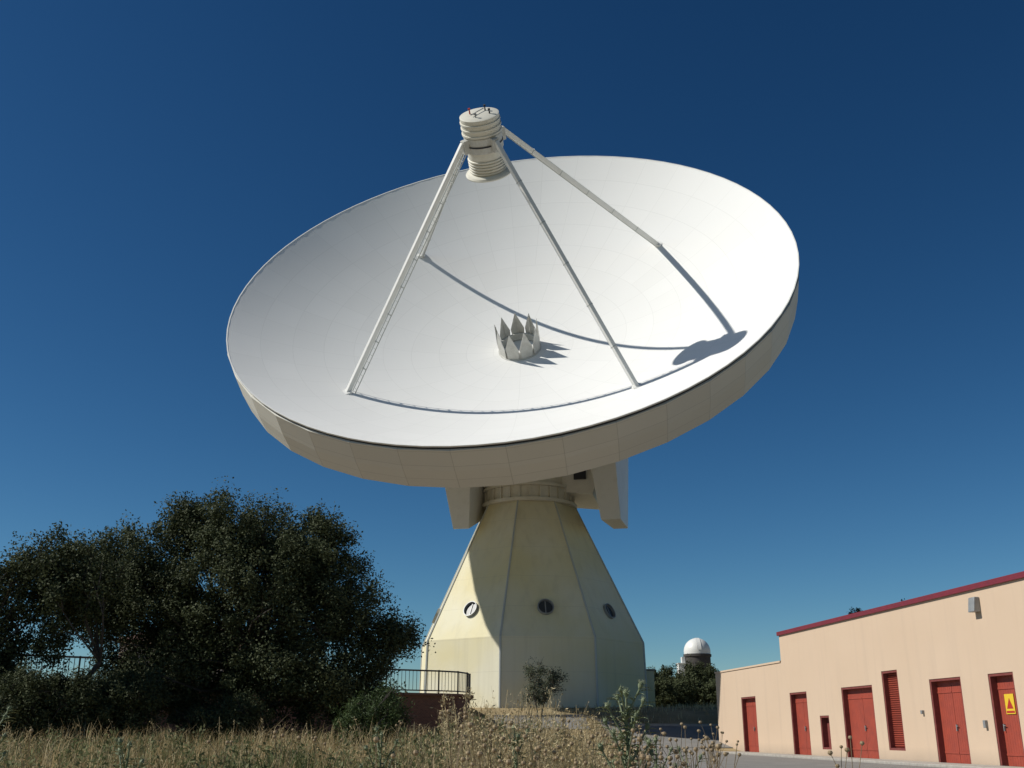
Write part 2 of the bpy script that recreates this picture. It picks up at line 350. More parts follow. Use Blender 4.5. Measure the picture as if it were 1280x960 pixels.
for k in range(9):
    t=2*math.pi*(k+.3)/9; u=Vector((math.cos(t),math.sin(t),0)); s=Vector((-math.sin(t),math.cos(t),0)); z=Vector((0,0,1))
    mb=MB(); th=.03
    outl=[(-.42,.1),(.42,.1),(.51,.95),(0,2.3),(-.51,.95)]
    pts=[u*(1.47+.06*y)+s*x+z*y for x,y in outl]; pts2=[p-u*th for p in pts]
    n=5; mb.add(pts+pts2,[tuple(range(n)),tuple(range(n,2*n))[::-1]]+[(i_,n+i_,n+(i_+1)%n,(i_+1)%n) for i_ in range(n)])
    mb.tube(u*1.42+z*.3,u*1.54+z*2.1,.05,.03,6)
    mb.obj('feed_petal',M_grey2,crown)
mb=MB(); prof=[(.01,13.95),(1.0,14.03),(1.56,14.18),(1.58,14.26),(1.5,14.36),(1.28,14.42)]
for k in range(5): z=14.47+k*.2; prof+=[(1.18,z),(1.26,z+.04),(1.26,z+.12),(1.18,z+.16)]
prof+=[(1.2,15.5),(1.2,16.0)]
mb.rev(prof,48); sub=mb.obj('subreflector',M_cream,tel,Md,smooth=True)
mb=MB(); mb.rev([(1.15,15.95),(1.27,15.97),(1.27,17.0),(1.1,17.05)],24)
for k in range(4):
    t=math.radians(35+90*k); Mx=Matrix.Rotation(t,3,'Z'); mb.box(Mx@Vector((1.38,0,16.5)),(.5,.45,.9),0,Mx)
hs=mb.obj('receiver_housing',M_grey2,tel,Md,bevel=.03)
mb=MB(); mb.rev([(1.0,17.05),(1.34,17.08),(1.34,17.2),(1.28,17.22),(1.28,17.45),(1.34,17.47),(1.34,17.57),(1.28,17.59),(1.28,17.82),(1.34,17.84),(1.34,17.94),(1.28,17.96),(1.3,18.06),(1.3,18.24),(1.2,18.28),(0.01,18.3)],48)
mb.obj('top_drum',M_cream,hs,smooth=True)
for (x,y,h,m_) in ((.4,.5,.28,M_dark),(-.6,.2,.28,M_redbit),(.7,-.2,.22,M_dark),(-.2,-.6,.2,M_greyst)):
    mb=MB(); mb.tube((x,y,18.28),(x,y,18.3+h),.05,.04,8); mb.tube((x,y,18.3+h),(x,y,18.4+h),.08,.08,8); mb.obj('lamp_fitting',m_,hs)
mb=MB(); mb.tube((-.5,-.4,18.42),(.3,.6,18.42),.03,.03,6); mb.obj('guard_rail',M_greyst,hs)
mb=MB(); mb.rev([(1.28,16.4),(1.30,16.4),(1.30,16.5),(1.28,16.5)],24); mb.obj('dark_band',M_dark,hs)
for k,d in enumerate((-146,-55,34,124)):
    t=math.radians(d); u=Vector((math.cos(t),math.sin(t),0)); s=Vector((-math.sin(t),math.cos(t),0))
    rf=13.8; p0=u*rf+Vector((0,0,rf*rf/FL-.1)); p1=u*1.55+Vector((0,0,16.75))
    dd=(p1-p0).normalized(); nrm=dd.cross(s)
    mb=MB(); w=.14;h=.17
    mb.hexa([p0+s*w+nrm*h,p0-s*w+nrm*h,p0-s*w-nrm*h,p0+s*w-nrm*h],[p1+s*w+nrm*h,p1-s*w+nrm*h,p1-s*w-nrm*h,p1+s*w-nrm*h])
    leg=mb.obj('support_leg',M_white,tel,Md,bevel=.04)
    mb=MB(); fp=u*rf+Vector((0,0,rf*rf/FL)); mb.tube(fp+Vector((0,0,-.05)),fp+Vector((0,0,.10)),.38,.34,14); mb.obj('foot_plate',M_white,leg)
    mb=MB(); n=int((p1-p0).length/1.0)
    if k==0:
        for q in (-.2,.2): mb.tube(p0+s*q+nrm*.45,p1+s*q+nrm*.45,.035,.035,6)
        for j in range(1,n*2):
            c=p0.lerp(p1,j/(n*2)); mb.tube(c+s*-.2+nrm*.45,c+s*.2+nrm*.45,.025,.025,4)
            if j%4==0: mb.tube(c+s*.1+nrm*.15,c+s*.2+nrm*.45,.03,.03,4); mb.tube(c-s*.1+nrm*.15,c-s*.2+nrm*.45,.03,.03,4)
        mb.obj('ladder',M_edge,leg)
    else:
        for j in range(1,n//3):
            c=p0.lerp(p1,j*3/n); M3=Matrix((s,nrm,dd)).transposed(); mb.box(c,(.31,.37,.05),0,M3)
        mb.tube(p0+nrm*.2,p1+nrm*.2,.03,.03,6)
        mb.obj('cable_conduit',M_edge,leg)
mb=MB(); mb.box((0,0,1.3),(2.1,4,2.8)); mb.box((0,0,2.76),(2.3,4.2,.12),1)
an=mb.obj('equipment_annex',[M_tower,M_conc],None,Matrix.Translation((9.1,79,3.0)),bevel=.02); tag(an,'small pale box annex beside the telescope pedestal','annex building')
mb=MB(); mb.box((-.1,-2.01,1.1),(.9,.06,2.0)); mb.obj('door',M_greyst,an)

# ------------------------------------------------------------------ SALMON BUILDING
BX,BY,BZ=fac_x(58.2),58.2,.6
Mb=Matrix(((.1231,.9924,0,BX),(-.9924,.1231,0,BY),(0,0,1,BZ),(0,0,0,1)))
bld=empty('service_building',None,'salmon plaster service building with red doors and maroon roof edge','building',M=Mb)
ZL=3.95; ZH=5.12; XS=9.67; XE=40.0; DEP=11
ops=[(3.93,6.0,-.02,2.6,'d'),(10.4,12.3,-.02,2.6,'d'),(13.5,14.4,.3,1.6,'n'),(15.8,18.5,-.02,2.62,'d'),(19.35,20.55,.36,3.05,'l'),(22.7,24.65,-.02,2.62,'d'),(26.2,27.5,-.02,2.62,'s')]
mb=MB()
def wallseg(x0,x1,z0,z1): mb.add([(x0,0,z0),(x1,0,z0),(x1,0,z1),(x0,0,z1)],[(0,1,2,3)])
xcur=0
segs=[]
for (x0,x1,z0,z1,k) in ops:
    segs.append((xcur,x0,None)); segs.append((x0,x1,(z0,z1))); xcur=x1
segs.append((xcur,XE,None))
for x0,x1,o_ in segs:
    parts=[(x0,x1)] if not(x0<XS<x1) else [(x0,XS),(XS,x1)]
    for p,q in parts:
        top=ZL if q<=XS+.001 else ZH
        if o_ is None: wallseg(p,q,-.6,top)
        else:
            wallseg(p,q,o_[1],top); wallseg(p,q,-.6,o_[0])
dp=.32
for (x0,x1,z0,z1,k) in ops:
    mb.add([(x0,0,z0),(x0,dp,z0),(x0,dp,z1),(x0,0,z1)],[(0,1,2,3)]); mb.add([(x1,0,z0),(x1,dp,z0),(x1,dp,z1),(x1,0,z1)],[(3,2,1,0)])
    mb.add([(x0,0,z1),(x0,dp,z1),(x1,dp,z1),(x1,0,z1)],[(0,1,2,3)]); mb.add([(x0,0,z0),(x0,dp,z0),(x1,dp,z0),(x1,0,z0)],[(3,2,1,0)])
mb.add([(0,0,-.6),(0,DEP,-.6),(0,DEP,ZL),(0,0,ZL)],[(0,1,2,3)])
mb.add([(XE,0,-.6),(XE,DEP,-.6),(XE,DEP,ZH),(XE,0,ZH)],[(3,2,1,0)])
mb.add([(0,DEP,-.6),(XS,DEP,-.6),(XS,DEP,ZL),(0,DEP,ZL)],[(3,2,1,0)]); mb.add([(XS,DEP,-.6),(XE,DEP,-.6),(XE,DEP,ZH),(XS,DEP,ZH)],[(3,2,1,0)])
mb.add([(XS,0,ZL),(XS,DEP,ZL),(XS,DEP,ZH),(XS,0,ZH)],[(0,1,2,3)])
mb.obj('wall',M_plaster,bld)
mb=MB(); mb.add([(0,0,ZL-.15),(XS,0,ZL-.15),(XS,DEP,ZL-.15),(0,DEP,ZL-.15)],[(0,1,2,3)]); mb.add([(XS+.01,.01,ZH-.1),(XE,.01,ZH-.1),(XE,DEP,ZH-.1),(XS+.01,DEP,ZH-.1)],[(0,1,2,3)])
rf=mb.obj('roof',M_roof,bld)
mb=MB()
mb.box(((XS+XE)/2,.10,ZH+.085),(XE-XS+.16,.36,.17)); mb.box((XS+.08,DEP/2,ZH+.086),(.3,DEP,.165)); mb.box(((XS+XE)/2,DEP-.1,ZH+.084),(XE-XS,.36,.16))
mb.obj('roof_coping',M_maroon,rf,bevel=.01)
mb=MB(); mb.box((XS/2-.03,.12,ZL+.04),(XS-.02,.32,.08)); mb.box((.1,DEP/2,ZL+.041),(.3,DEP,.075)); mb.obj('low_coping',M_plaster,rf)
for (x0,x1,z0,z1,k) in ops:
    w=x1-x0; fw=.08
    mb=MB(); y=.22
    for xx in (x0+fw/2,x1-fw/2): mb.box((xx,y-.08,(z0+z1)/2),(fw,.24,z1-z0-.004))
    mb.box(((x0+x1)/2,y-.08,z1-fw/2),(w-2*fw,.24,fw))
    if k in 'ds':
        d=MB(); n=2 if k=='d' else 1
        lw=(w-2*fw)/n
        for j in range(n):
            xa=x0+fw+lw*j; npl=int(lw/.12); pw=(lw-.014)/npl
            for q in range(npl): d.box((xa+.007+pw*(q+.5),y+.02,(z0+z1)/2),(pw-.005,.05,z1-z0-.12))
            d.box((xa+lw/2,y+.04,(z0+z1)/2),(lw-.014,.03,z1-z0-.12))
            for zz in (.35,2.2): d.box((xa+lw/2,y-.012,zz),(lw-.03,.02,.06))
        do=d.obj('door',M_red,bld)
        mb.obj('door_frame',M_redfr,do)
        hb=MB(); hx=(x0+x1)/2+.09 if k=='d' else x0+.2
        hb.box((hx,y-.04,1.1),(.035,.05,.2)); hb.tube((hx,y-.06,1.15),(hx+.11,y-.06,1.15),.014,.014,8); hb.obj('handle',M_greyst,do)
    elif k=='l':
        d=MB(); nn=34
        for q in range(nn):
            zz=z0+.13+q*(z1-z0-.26)/(nn-1); d.box(((x0+x1)/2,y,zz),(w-2*fw,.08,.03),0,Matrix.Rotation(math.radians(-50),3,'X'))
        d.box(((x0+x1)/2,y+.06,(z0+z1)/2),(w-2*fw,.02,z1-z0))
        mb.box(((x0+x1)/2,y-.08,z0+.04),(w-2*fw,.24,.08))
        lo=d.obj('louvred_window',M_red,bld); mb.obj('window_frame',M_redfr,lo)
    else:
        d=MB(); d.box(((x0+x1)/2,y+.05,(z0+z1)/2),(w-2*fw,.04,z1-z0-.1)); mb.box(((x0+x1)/2,y-.08,z0+.04),(w-2*fw,.24,.08))
        lo=d.obj('utility_hatch',M_redfr,bld); mb.obj('hatch_frame',M_redfr,lo)
mb=MB(); mb.hexa([(26.0,-.24,4.44),(26.34,-.24,4.44),(26.34,-.01,4.44),(26.0,-.01,4.44)],[(26.0,-.17,4.88),(26.34,-.17,4.88),(26.34,-.01,4.88),(26.0,-.01,4.88)]); mb.obj('wall_lamp',M_greyst,bld,bevel=.02)
for (x,z,w,h) in ((25.8,1.2,.12,.22),(22.1,1.6,.10,.12)):
    mb=MB(); mb.box((x,-.05,z),(w,.09,h)); mb.obj('electrical_box',M_greyst,bld,bevel=.01)
y=.19
mb=MB(); mb.box((26.82,y+.006,1.75),(.46,.012,.56),0)
mb.add([(26.66,y-.004,1.62),(26.98,y-.004,1.62),(26.82,y-.004,1.92)],[(0,1,2)],1)
mb.add([(26.62,y-.004,1.50),(27.02,y-.004,1.50),(27.02,y-.004,1.56),(26.62,y-.004,1.56)],[(0,1,2,3)],1)
mb.obj('warning_sign',[M_yel,M_redbit],bld)
mb=MB(); mb.box((20,-.62,-.27),(40,1.2,.64)); o=mb.obj('pavement',M_conc,None,Mb,bevel=.02); tag(o,'narrow pale concrete pavement along the salmon wall','pavement',kind='structure')

# ------------------------------------------------------------------ terrace wall and railing
tp=[(-26,36.5),(-17.3,43),(-6,51.6),(-3.6,53.1),(-2.7,54.0),(-2.3,55.2),(-2.2,56.5),(-3.2,70)]
mb=MB()
n=len(tp)
vs=[(x,y,.5) for x,y in tp]+[(x,y,3.25) for x,y in tp]+[(-26,70,.5),(-26,70,3.25)]
fs=[(i_,i_+1,n+i_+1,n+i_) for i_ in range(n-1)]+[tuple(list(range(n,2*n))+[2*n+1])]
mb.add(vs,fs,0)
for i_ in range(n-1):
    p=Vector((*tp[i_],3.3));q=Vector((*tp[i_+1],3.3)); c=(p+q)/2; d=q-p; M=Matrix.Rotation(math.atan2(d.y,d.x),3,'Z'); mb.box(c,(d.length+.02,.42,.1+.004*i_),1,M)
o=mb.obj('terrace_wall',[M_brick,M_brick]); tag(o,'dark red brick terrace retaining wall below the telescope','retaining wall')
def rail(name,pts,label):
    mb=MB()
    for i_ in range(len(pts)-1):
        p=Vector((*pts[i_],3.36));q=Vector((*pts[i_+1],3.36))
        for h,r in ((1.05,.04),(.12,.03)): mb.tube(p+Vector((0,0,h)),q+Vector((0,0,h)),r,r,6)
        L_=(q-p).length; m=max(1,int(L_/.2))
        for j in range(m):
            c=p.lerp(q,j/m); mb.tube(c+Vector((0,0,.12)),c+Vector((0,0,1.05)),.016,.016,4,cap=False)
        m2=max(1,int(L_/2))
        for j in range(m2+1):
            c=p.lerp(q,j/m2); mb.tube(c,c+Vector((0,0,1.1)),.04,.04,6)
    o=mb.obj(name,M_black); tag(o,label,'railing')
rail('railing',tp[:-1],'black metal railing with thin vertical bars on terrace wall')
mb=MB()
h=empty('small_house',(-17.2,58,3.2),'small tan house with terracotta roof partly hidden by trees','house')
mb.box((0,0,1.4),(6,6,2.8)); mb.obj('wall',M_plaster,h)
mb=MB(); mb.hexa([(-3.4,-3.4,2.8),(3.4,-3.4,2.8),(3.4,3.4,2.8),(-3.4,3.4,2.8)],[(-.5,-.1,4.1),(.5,-.1,4.1),(.5,.1,4.1),(-.5,.1,4.1)]); mb.obj('roof',M_brick,h)
mb=MB(); mb.box((0.5,-3.02,1.5),(1.1,.06,1.1)); mb.obj('window',M_glass,h)

# ------------------------------------------------------------------ small observatory dome
ob=empty('observatory_dome',(28.0,162,3),'small white dome observatory on dark drum above trees','observatory')
mb=MB(); mb.rev([(1.95,0),(1.95,9.2),(2.1,9.25),(2.1,9.6),(1.9,9.65)],32); dr=mb.obj('drum',mat('drum_dark_render',(.045,.042,.04),.95,noise=(1,(.08,.072,.065),.4,.7)),ob,smooth=True)
mb=MB(); mb.rev([(1.98,9.6)]+[(2.0*math.cos(t),10.0+2.0*math.sin(t)) for t in np.linspace(0,math.pi/2-.001,16)],48); dm=mb.obj('dome',M_white,ob,smooth=True)
mb=MB(); vs=[];fs=[]; nn=20
for j in range(nn+1):
    t=.08+(math.pi/2-.1)*j/nn
    for sx in (-.32,.32): vs.append((sx,-2.035*math.cos(t),10+2.035*math.sin(t)))
for j in range(nn): fs.append((2*j,2*j+1,2*j+3,2*j+2))
mb.add(vs,fs); mb.obj('slit_shutter',M_white,dm,smooth=True)
mb=MB(); mb.box((-2.55,0,4.1),(1.0,2.0,8.2)); mb.box((-2.55,0,8.25),(1.2,2.2,.12)); mb.box((-2.2,0,4.6),(.5,1.2,9.2)); mb.obj('stair_block',M_white,ob)

# ------------------------------------------------------------------ vegetation
def leafcards(c,L,W,droop=0,r=rng,nb=None,k=1.0):
    N=len(c); d=r.normal(size=(N,3)); d[:,2]=d[:,2]*.7-droop; d/=np.linalg.norm(d,axis=1,keepdims=True)
    q=r.normal(size=(N,3))
    if nb is not None: q=q*.6+nb*k
    w=np.cross(d,q); w/=np.linalg.norm(w,axis=1,keepdims=True)+1e-9
    Ls=(L*(.6+.8*r.random(N)))[:,None]; Ws=(W*(.6+.8*r.random(N)))[:,None]
    v=np.stack([c,c+d*Ls*.45+w*Ws,c+d*Ls,c+d*Ls*.45-w*Ws],1).reshape(-1,3)
    f=np.arange(N*4).reshape(N,4); return v,f
def crown_points(lobes,ncl,per,csz,r=rng,surf=.4,jit=.05):
    vol=np.array([l[3]*l[4]*l[5] for l in lobes])**.72; pr=vol/vol.sum()
    which=r.choice(len(lobes),ncl,p=pr); pts=[];tn=[];nb=[];cc=[]
    for k in which:
        l=lobes[k]; d=r.normal(size=3); d/=np.linalg.norm(d); rad=r.random()**surf*(1+jit*r.normal())
        c=np.array((l[0]+d[0]*l[3]*rad,l[1]+d[1]*l[4]*rad,l[2]+d[2]*l[5]*rad)); cc.append(c)
        n=int(per*(.4+1.2*r.random())); s=csz*(.55+.8*r.random())
        ax=r.normal(size=3)*.6+d; ax[2]+=.3; ax/=np.linalg.norm(ax)
        g_=r.normal(size=(n,3)); g_/=np.linalg.norm(g_,axis=1,keepdims=True)+1e-9
        p=g_*s*(r.random((n,1))**.45)*.75 ; al_=(p@ax)[:,None]; p=p+ax*al_*.6
        pts.append(c+p); tn.append(np.full(n,.25+.35*r.random())+r.normal(size=n)*.10)
        nn=g_+d*.6+np.array([0,0,.25]); nb.append(nn)
    return np.array(cc),np.concatenate(pts),np.clip(np.concatenate(tn),0,1),np.concatenate(nb)
def make_tree(name,base,lobes,ncl,per,csz,L,W,m,label,cat,trunk_r=.22,stems=2,nlimb=50,group=None,seed=1,droop=0,spread=.35):
    r=np.random.default_rng(seed)
    root=empty(name,base,label,cat,group)
    lobes=[(l[0]-base[0],l[1]-base[1],l[2]-base[2],l[3],l[4],l[5]) for l in lobes]
    cc,p,t,nb=crown_points(lobes,ncl,per,csz,r)
    keep=p[:,2]>.05; p=p[keep]; t=t[keep]; nb=nb[keep]
    v,f=leafcards(p,L,W,droop,r,nb)
    place('crown',bigmesh('crown',v,f,t,[m]),root)
    mb=MB(); cen=cc.mean(0)
    tops=[]
    for s in range(stems):
        q=Vector((r.normal()*.25,r.normal()*.25,-.3)); dirn=Vector((cen[0]*.35+r.normal()*spread*1.4,cen[1]*.35+r.normal()*spread,0)); H=cen[2]*.75
        prev=q; rr=trunk_r*(.8+.4*r.random())
        for k in range(1,6):
            nx_=q+dirn*(k/5)+Vector((r.normal()*.07,r.normal()*.07,(H+.3)*k/5)); mb.tube(prev,nx_,rr,rr*.84,9,cap=False); prev=nx_; rr*=.84
            if k>=2: tops.append((prev.copy(),rr))
    sel=r.choice(len(cc),min(nlimb,len(cc)),replace=False)
    for k in sel:
        e=Vector(cc[k]); st=min(tops,key=lambda a_:(a_[0]-e).length+(2 if a_[0].z>e.z else 0)); p0=st[0]; mid=p0.lerp(e,.5)+Vector((r.normal()*.2,r.normal()*.2,r.normal()*.12+.1)); rr=st[1]*.55
        mb.tube(p0,mid,rr,rr*.55,6,cap=False); mb.tube(mid,e,rr*.55,.012,5,cap=False)
        for _ in range(3):
            e2_=e+Vector(tuple(r.normal(size=3)*csz*.5)); mb.tube(mid.lerp(e,.6),e2_,.015,.005,4,cap=False)
    mb.obj('trunk',M_bark,root,smooth=True)
    return root
Y0=30
lob=[(-8.4,Y0,7.0,1.7,1.6,1.2),(-5.9,Y0,6.3,1.5,1.5,1.2),(-10.5,Y0,6.1,1.5,1.4,1.25),(-7.1,Y0-.3,5.0,2.5,2.2,1.9),(-4.8,Y0,4.9,1.2,1.5,1.5),(-9.8,Y0,4.4,1.9,1.9,1.7),(-3.7,Y0,4.0,.75,1,.75),(-5.6,Y0-.4,3.0,2.0,1.9,1.3),(-8.6,Y0-.3,3.0,1.8,1.8,1.1),(-11.8,Y0,6.0,1.1,1,1.0),(-4.4,Y0,2.6,1.2,1.2,1),(-7.2,Y0,7.2,1.0,.9,.7),(-5.6,Y0,7.2,.7,.7,.5),(-9.5,Y0,7.3,.7,.7,.55),(-11.7,Y0,5.0,1.4,1.3,1.1),(-10.6,Y0-.5,2.8,1.4,1.3,.9),(-3.3,Y0,4.2,.6,.7,.5),(-2.9,Y0,4.0,.35,.4,.25)]
make_tree('oak_tree',(-7.8,Y0,1.15),lob,1550,200,.48,.08,.024,M_leaf,'large dark bushy holm oak beside the terrace railing','tree',.2,4,130,seed=3)
lob=[(-11.9,27,5.8,1.0,.9,.75),(-12.8,27,5.2,1.1,1,.9),(-11.4,27,4.8,1.2,1,.9),(-13.4,27,4.2,1.2,1,.9),(-14.4,27,5.2,1,1,.9),(-13.6,27,3.0,1.4,1,1.0),(-10.8,27,5.2,.9,.7,.9),(-14.8,27,3.6,1.2,1,1.4),(-13.8,26.6,2.0,1.4,1,.8),(-12.0,27,3.7,.9,.8,.5),(-11.9,27.3,2.1,1.3,.9,.75)]
make_tree('oak_tree',(-12.6,27,1.1),lob,600,150,.42,.08,.024,M_leaf,'thin grey green oak with open crown and gaps of sky','tree',.12,4,90,seed=5,spread=.7)
for k,(x,y,w,hh) in enumerate(((-12.0,25.5,1.4,1.75),(-9.9,27,1.4,1.6),(-14.0,25,1.5,2.1),(-7.4,28,1.3,1.0),(-11.0,26.2,1.1,1.6))):
    z=float(ground_h(np.array(x),np.array(y)))
    make_tree('shrub',(x,y,z),[(x,y,z+hh*.5,w,w*.8,hh*.5),(x+.4,y,z+hh*.8,w*.5,w*.5,hh*.3)],130,150,.32,.07,.018,M_leaf,'low dark green shrub under the oaks','shrub',.05,3,30,group='shrubs by the oak trees',seed=20+k)
make_tree('shrub',(-2.85,22,1.2),[(-2.85,22,1.75,.8,.6,.5),(-2.5,22,2.1,.35,.3,.4)],90,110,.22,.08,.010,M_shrub,'bright green leafy bush in front of the brick wall','shrub',.02,5,30,seed=31,droop=-.6)
make_tree('shrub',(-3.9,30,1.25),[(-3.9,30,1.8,.8,.7,.5)],70,120,.3,.07,.018,M_leaf,'dark green shrub at the foot of the oak','shrub',.03,4,30,seed=32)
make_tree('olive_sapling',(1.6,62,2.2),[(1.2,62,4.7,.6,.5,.6),(2.4,62,4.4,.55,.6,.6),(1.8,62,3.7,1.0,.8,.7),(1.6,62,5.0,.4,.4,.4)],75,50,.34,.13,.026,M_leaf2,'sparse grey green olive sapling before the pedestal','tree',.04,4,40,seed=33,spread=.5)
for k,(x,y,w,hh) in enumerate(((12.6,100,1.5,3.7),(14.6,104,1.9,4.3),(16.4,100,1.8,4.5),(18.6,104,1.7,4.4),(15.4,97,1.5,3.0),(17.6,97,1.5,2.8),(12.2,90,1.2,2.6),(13.9,92,1.4,2.5))):
    make_tree('far_tree',(x,y,3.1),[(x,y,3.1+hh*.48,w,w,hh*.5),(x+.6,y,3.1+hh*.75,w*.5,w*.5,hh*.25)],150,110,.5,.16,.055,M_leaf,'round dark green tree on the rise beyond the road','tree',.1,2,15,group='trees beyond the road',seed=40+k)
for k,(x,y,ztop) in enumerate(((28.2,75,10.5),(24.6,75,9.7))):
    make_tree('far_tree',(x,y,3.1),[(x,y,7.0,1.8,1.8,2.4),(x,y,ztop-.6,.6,.6,.6)],170,80,.4,.14,.045,M_leaf,'dark tree rising behind the salmon building','tree',.12,2,20,group='trees behind the building',seed=50+k)
r=np.random.default_rng(9); pts=[]
for xx in np.linspace(-160,160,330):
    yb=230+r.normal()*8; hh=5+2*math.sin(xx*.11)+r.random()*2
    n=110; p=r.normal(size=(n,3))*[1.4,1.5,hh*.28]+[xx,yb,3.1+hh*.5]; pts.append(p)
p=np.concatenate(pts); v,f=leafcards(p,.9,.35,0,r)
o=place('distant_wood',bigmesh('distant_wood',v,f,r.random(len(f))*.6,[M_leaf])); tag(o,'distant dark band of oak woodland on the rise','woodland',kind='stuff')

# grass -------------------------------------------------
def blades(X,Y,Z,H,Wd,lean,r,droop=.35):
    N=len(X); th=r.random(N)*2*math.pi; ph=r.random(N)*2*math.pi
    side=np.stack([np.cos(th),np.sin(th),np.zeros(N)],1)*Wd[:,None]; ld=np.stack([np.cos(ph),np.sin(ph),np.zeros(N)],1)*(lean*H)[:,None]
    b=np.stack([X,Y,Z],1); up=np.zeros((N,3)); up[:,2]=H
    mid=b+up*.6+ld*.35; tip=b+up*(1-droop*lean)[:,None]+ld
    v=np.stack([b-side,b+side,mid-side*.8,mid+side*.8,tip],1).reshape(-1,3)
    k=np.arange(N)*5
    f=np.concatenate([np.stack([k,k+1,k+2],1),np.stack([k+1,k+3,k+2],1),np.stack([k+2,k+3,k+4],1)])
    return v,f
def clump(X,Y):
    return np.sin(X*1.9+np.sin(Y*1.3)*1.7)*np.cos(Y*1.5+X*.6)*.6+.4*np.sin(X*4.3-Y*2.9)+.7*np.sin(X*.55+1.3*np.sin(Y*.31))*np.cos(Y*.43+.8)
def field(name,N,ymin,ymax,hlo,hhi,wd,m,label,cat,seed,pw=1.0,thr=None,tb=.45,hv=.3):
    r=np.random.default_rng(seed)
    Y=ymin+(ymax-ymin)*r.random(N)**pw; half=.56*Y+1.5
    X=(r.random(N)*2-1)*half
    cl=clump(X,Y)
    ok=(X<road_left(Y)-.15)|(Y>62.4)
    ok&=~((Y>53)&(X<-1.9)&(Y<72)); ok&=~((X<-2.4)&(Y>36.5+(X+26)*.64-.3))
    ok&=~((X-TX)**2+(Y-TY)**2<8.8**2)
    ok&= (r.random(N)<(.42+.4*cl)) if thr is None else (cl*(-1)>thr)
    X,Y,cl=X[ok],Y[ok],cl[ok]; n=len(X)
    Z=ground_h(X,Y)-.02; H=(hlo+(hhi-hlo)*r.random(n)**2.2)*(1+hv*cl*(1 if thr is None else -1))
    W=wd*(1+Y/14)*(.6+.8*r.random(n)); lean=.12+.6*r.random(n)
    v,f=blades(X,Y,Z,H,W,lean,r); t=np.clip(tb+.2*cl+r.normal(size=n)*.24,0,1); t=np.tile(t,3)
    o=place(name,bigmesh(name,v,f,t,[m])); tag(o,label,cat,kind='stuff')
field('dry_grass',115000,4.5,32,.12,.62,.0020,M_grass,'tall golden dry grass covering the slope','grass',61,.8,hv=.42)
field('dry_grass',90000,30,76,.15,.45,.0028,M_grass,'golden dry grass on the bank below the telescope','grass',62,.9,tb=.6)
field('green_weeds',110000,5,32,.12,.48,.004,M_green,'green weeds growing among the dry grass','weeds',63,.9,thr=.35,hv=.25)
def oats(name,n,xr,yr,hr,seed,label,taper=False,m=None,leaf=(.022,.003),np_=16,sp=.09,fl=.6,cat='grass',pw=1.8):
    m=m or M_grass
    r=np.random.default_rng(seed); vs=[];tn=[]
    for _ in range(n):
        y=yr[0]+(yr[1]-yr[0])*r.random(); u_=r.random(); x=(xr[0]+(xr[1]-xr[0])*u_)*y
        if x>float(road_left(y))-.15: continue
        z=float(ground_h(np.array(x),np.array(y))); H=hr[0]+(hr[1]-hr[0])*r.random()**pw; le=np.array([r.normal()*.13,r.normal()*.13,0])
        if taper: H*=.7+.4*math.sin(u_*math.pi)
        w=.0014*(1+y/12); th=r.random()*6.28; s=np.array([math.cos(th),math.sin(th),0])*w
        prev=np.array([x,y,z]); tb=r.normal()*.12
        for k in range(1,5):
            c=np.array([x,y,z])+np.array([0,0,H*k/4])+le*(k/4)**2*H
            vs+= [prev-s,prev+s,c+s*.8,c-s*.8]; prev=c; tn.append(.5+.3*r.random()+tb)
        for q in range(np_):
            f_=fl+(1-fl)*r.random(); c=np.array([x,y,z])+np.array([0,0,H*f_])+le*f_**2*H; o_=r.normal(size=3)*sp*(1.2-f_); o_[2]-=.01
            L_=leaf[0]*(.8+.6*r.random()); ww=leaf[1]*(1+y/14); dd=np.array([r.normal()*.3,r.normal()*.3,-1.0]) if cat=='grass' else r.normal(size=3)+np.array([0,0,.6]); dd/=np.linalg.norm(dd); sd=np.cross(dd,r.normal(size=3)); sd/=np.linalg.norm(sd)
            c2=c+o_; vs+=[c2,c2+dd*L_*.5+sd*ww,c2+dd*L_,c2+dd*L_*.5-sd*ww]; tn.append(.6+.3*r.random()+tb)
            vs+=[c-s*.3,c+s*.3,c2+s*.3,c2-s*.3]; tn.append(.6)
    v=np.array(vs); f=np.arange(len(v)).reshape(-1,4)
    o=place(name,bigmesh(name,v,f,np.clip(np.array(tn),0,1),[m])); tag(o,label,cat,kind='stuff')
oats('wild_oats',750,(-.10,.17),(6,13),(.45,1.08),71,'tall pale wild oats with drooping seed heads',True,pw=1.5)
oats('wild_oats',350,(-.5,-.05),(8,22),(.3,.75),72,'short straw coloured wild oats on the slope')
oats('leafy_weeds',300,(-.10,.15),(7,16),(.35,.8),73,'grey green leafy weeds mixed with the oats',True,M_green,(.06,.009),40,.11,.15,'weeds')
oats('leafy_weeds',260,(-.5,.0),(8,20),(.2,.62),74,'grey green leafy weeds in the dry grass',False,M_green,(.06,.008),36,.12,.15,'weeds')
oats('feathery_weeds',60,(-.06,.09),(7,10),(.85,1.28),75,'tall pale feathery plumed weeds above the grass',False,M_grass,(.03,.003),110,.13,.5,'weeds',pw=1)
mb=MB(); r=np.random.default_rng(81)
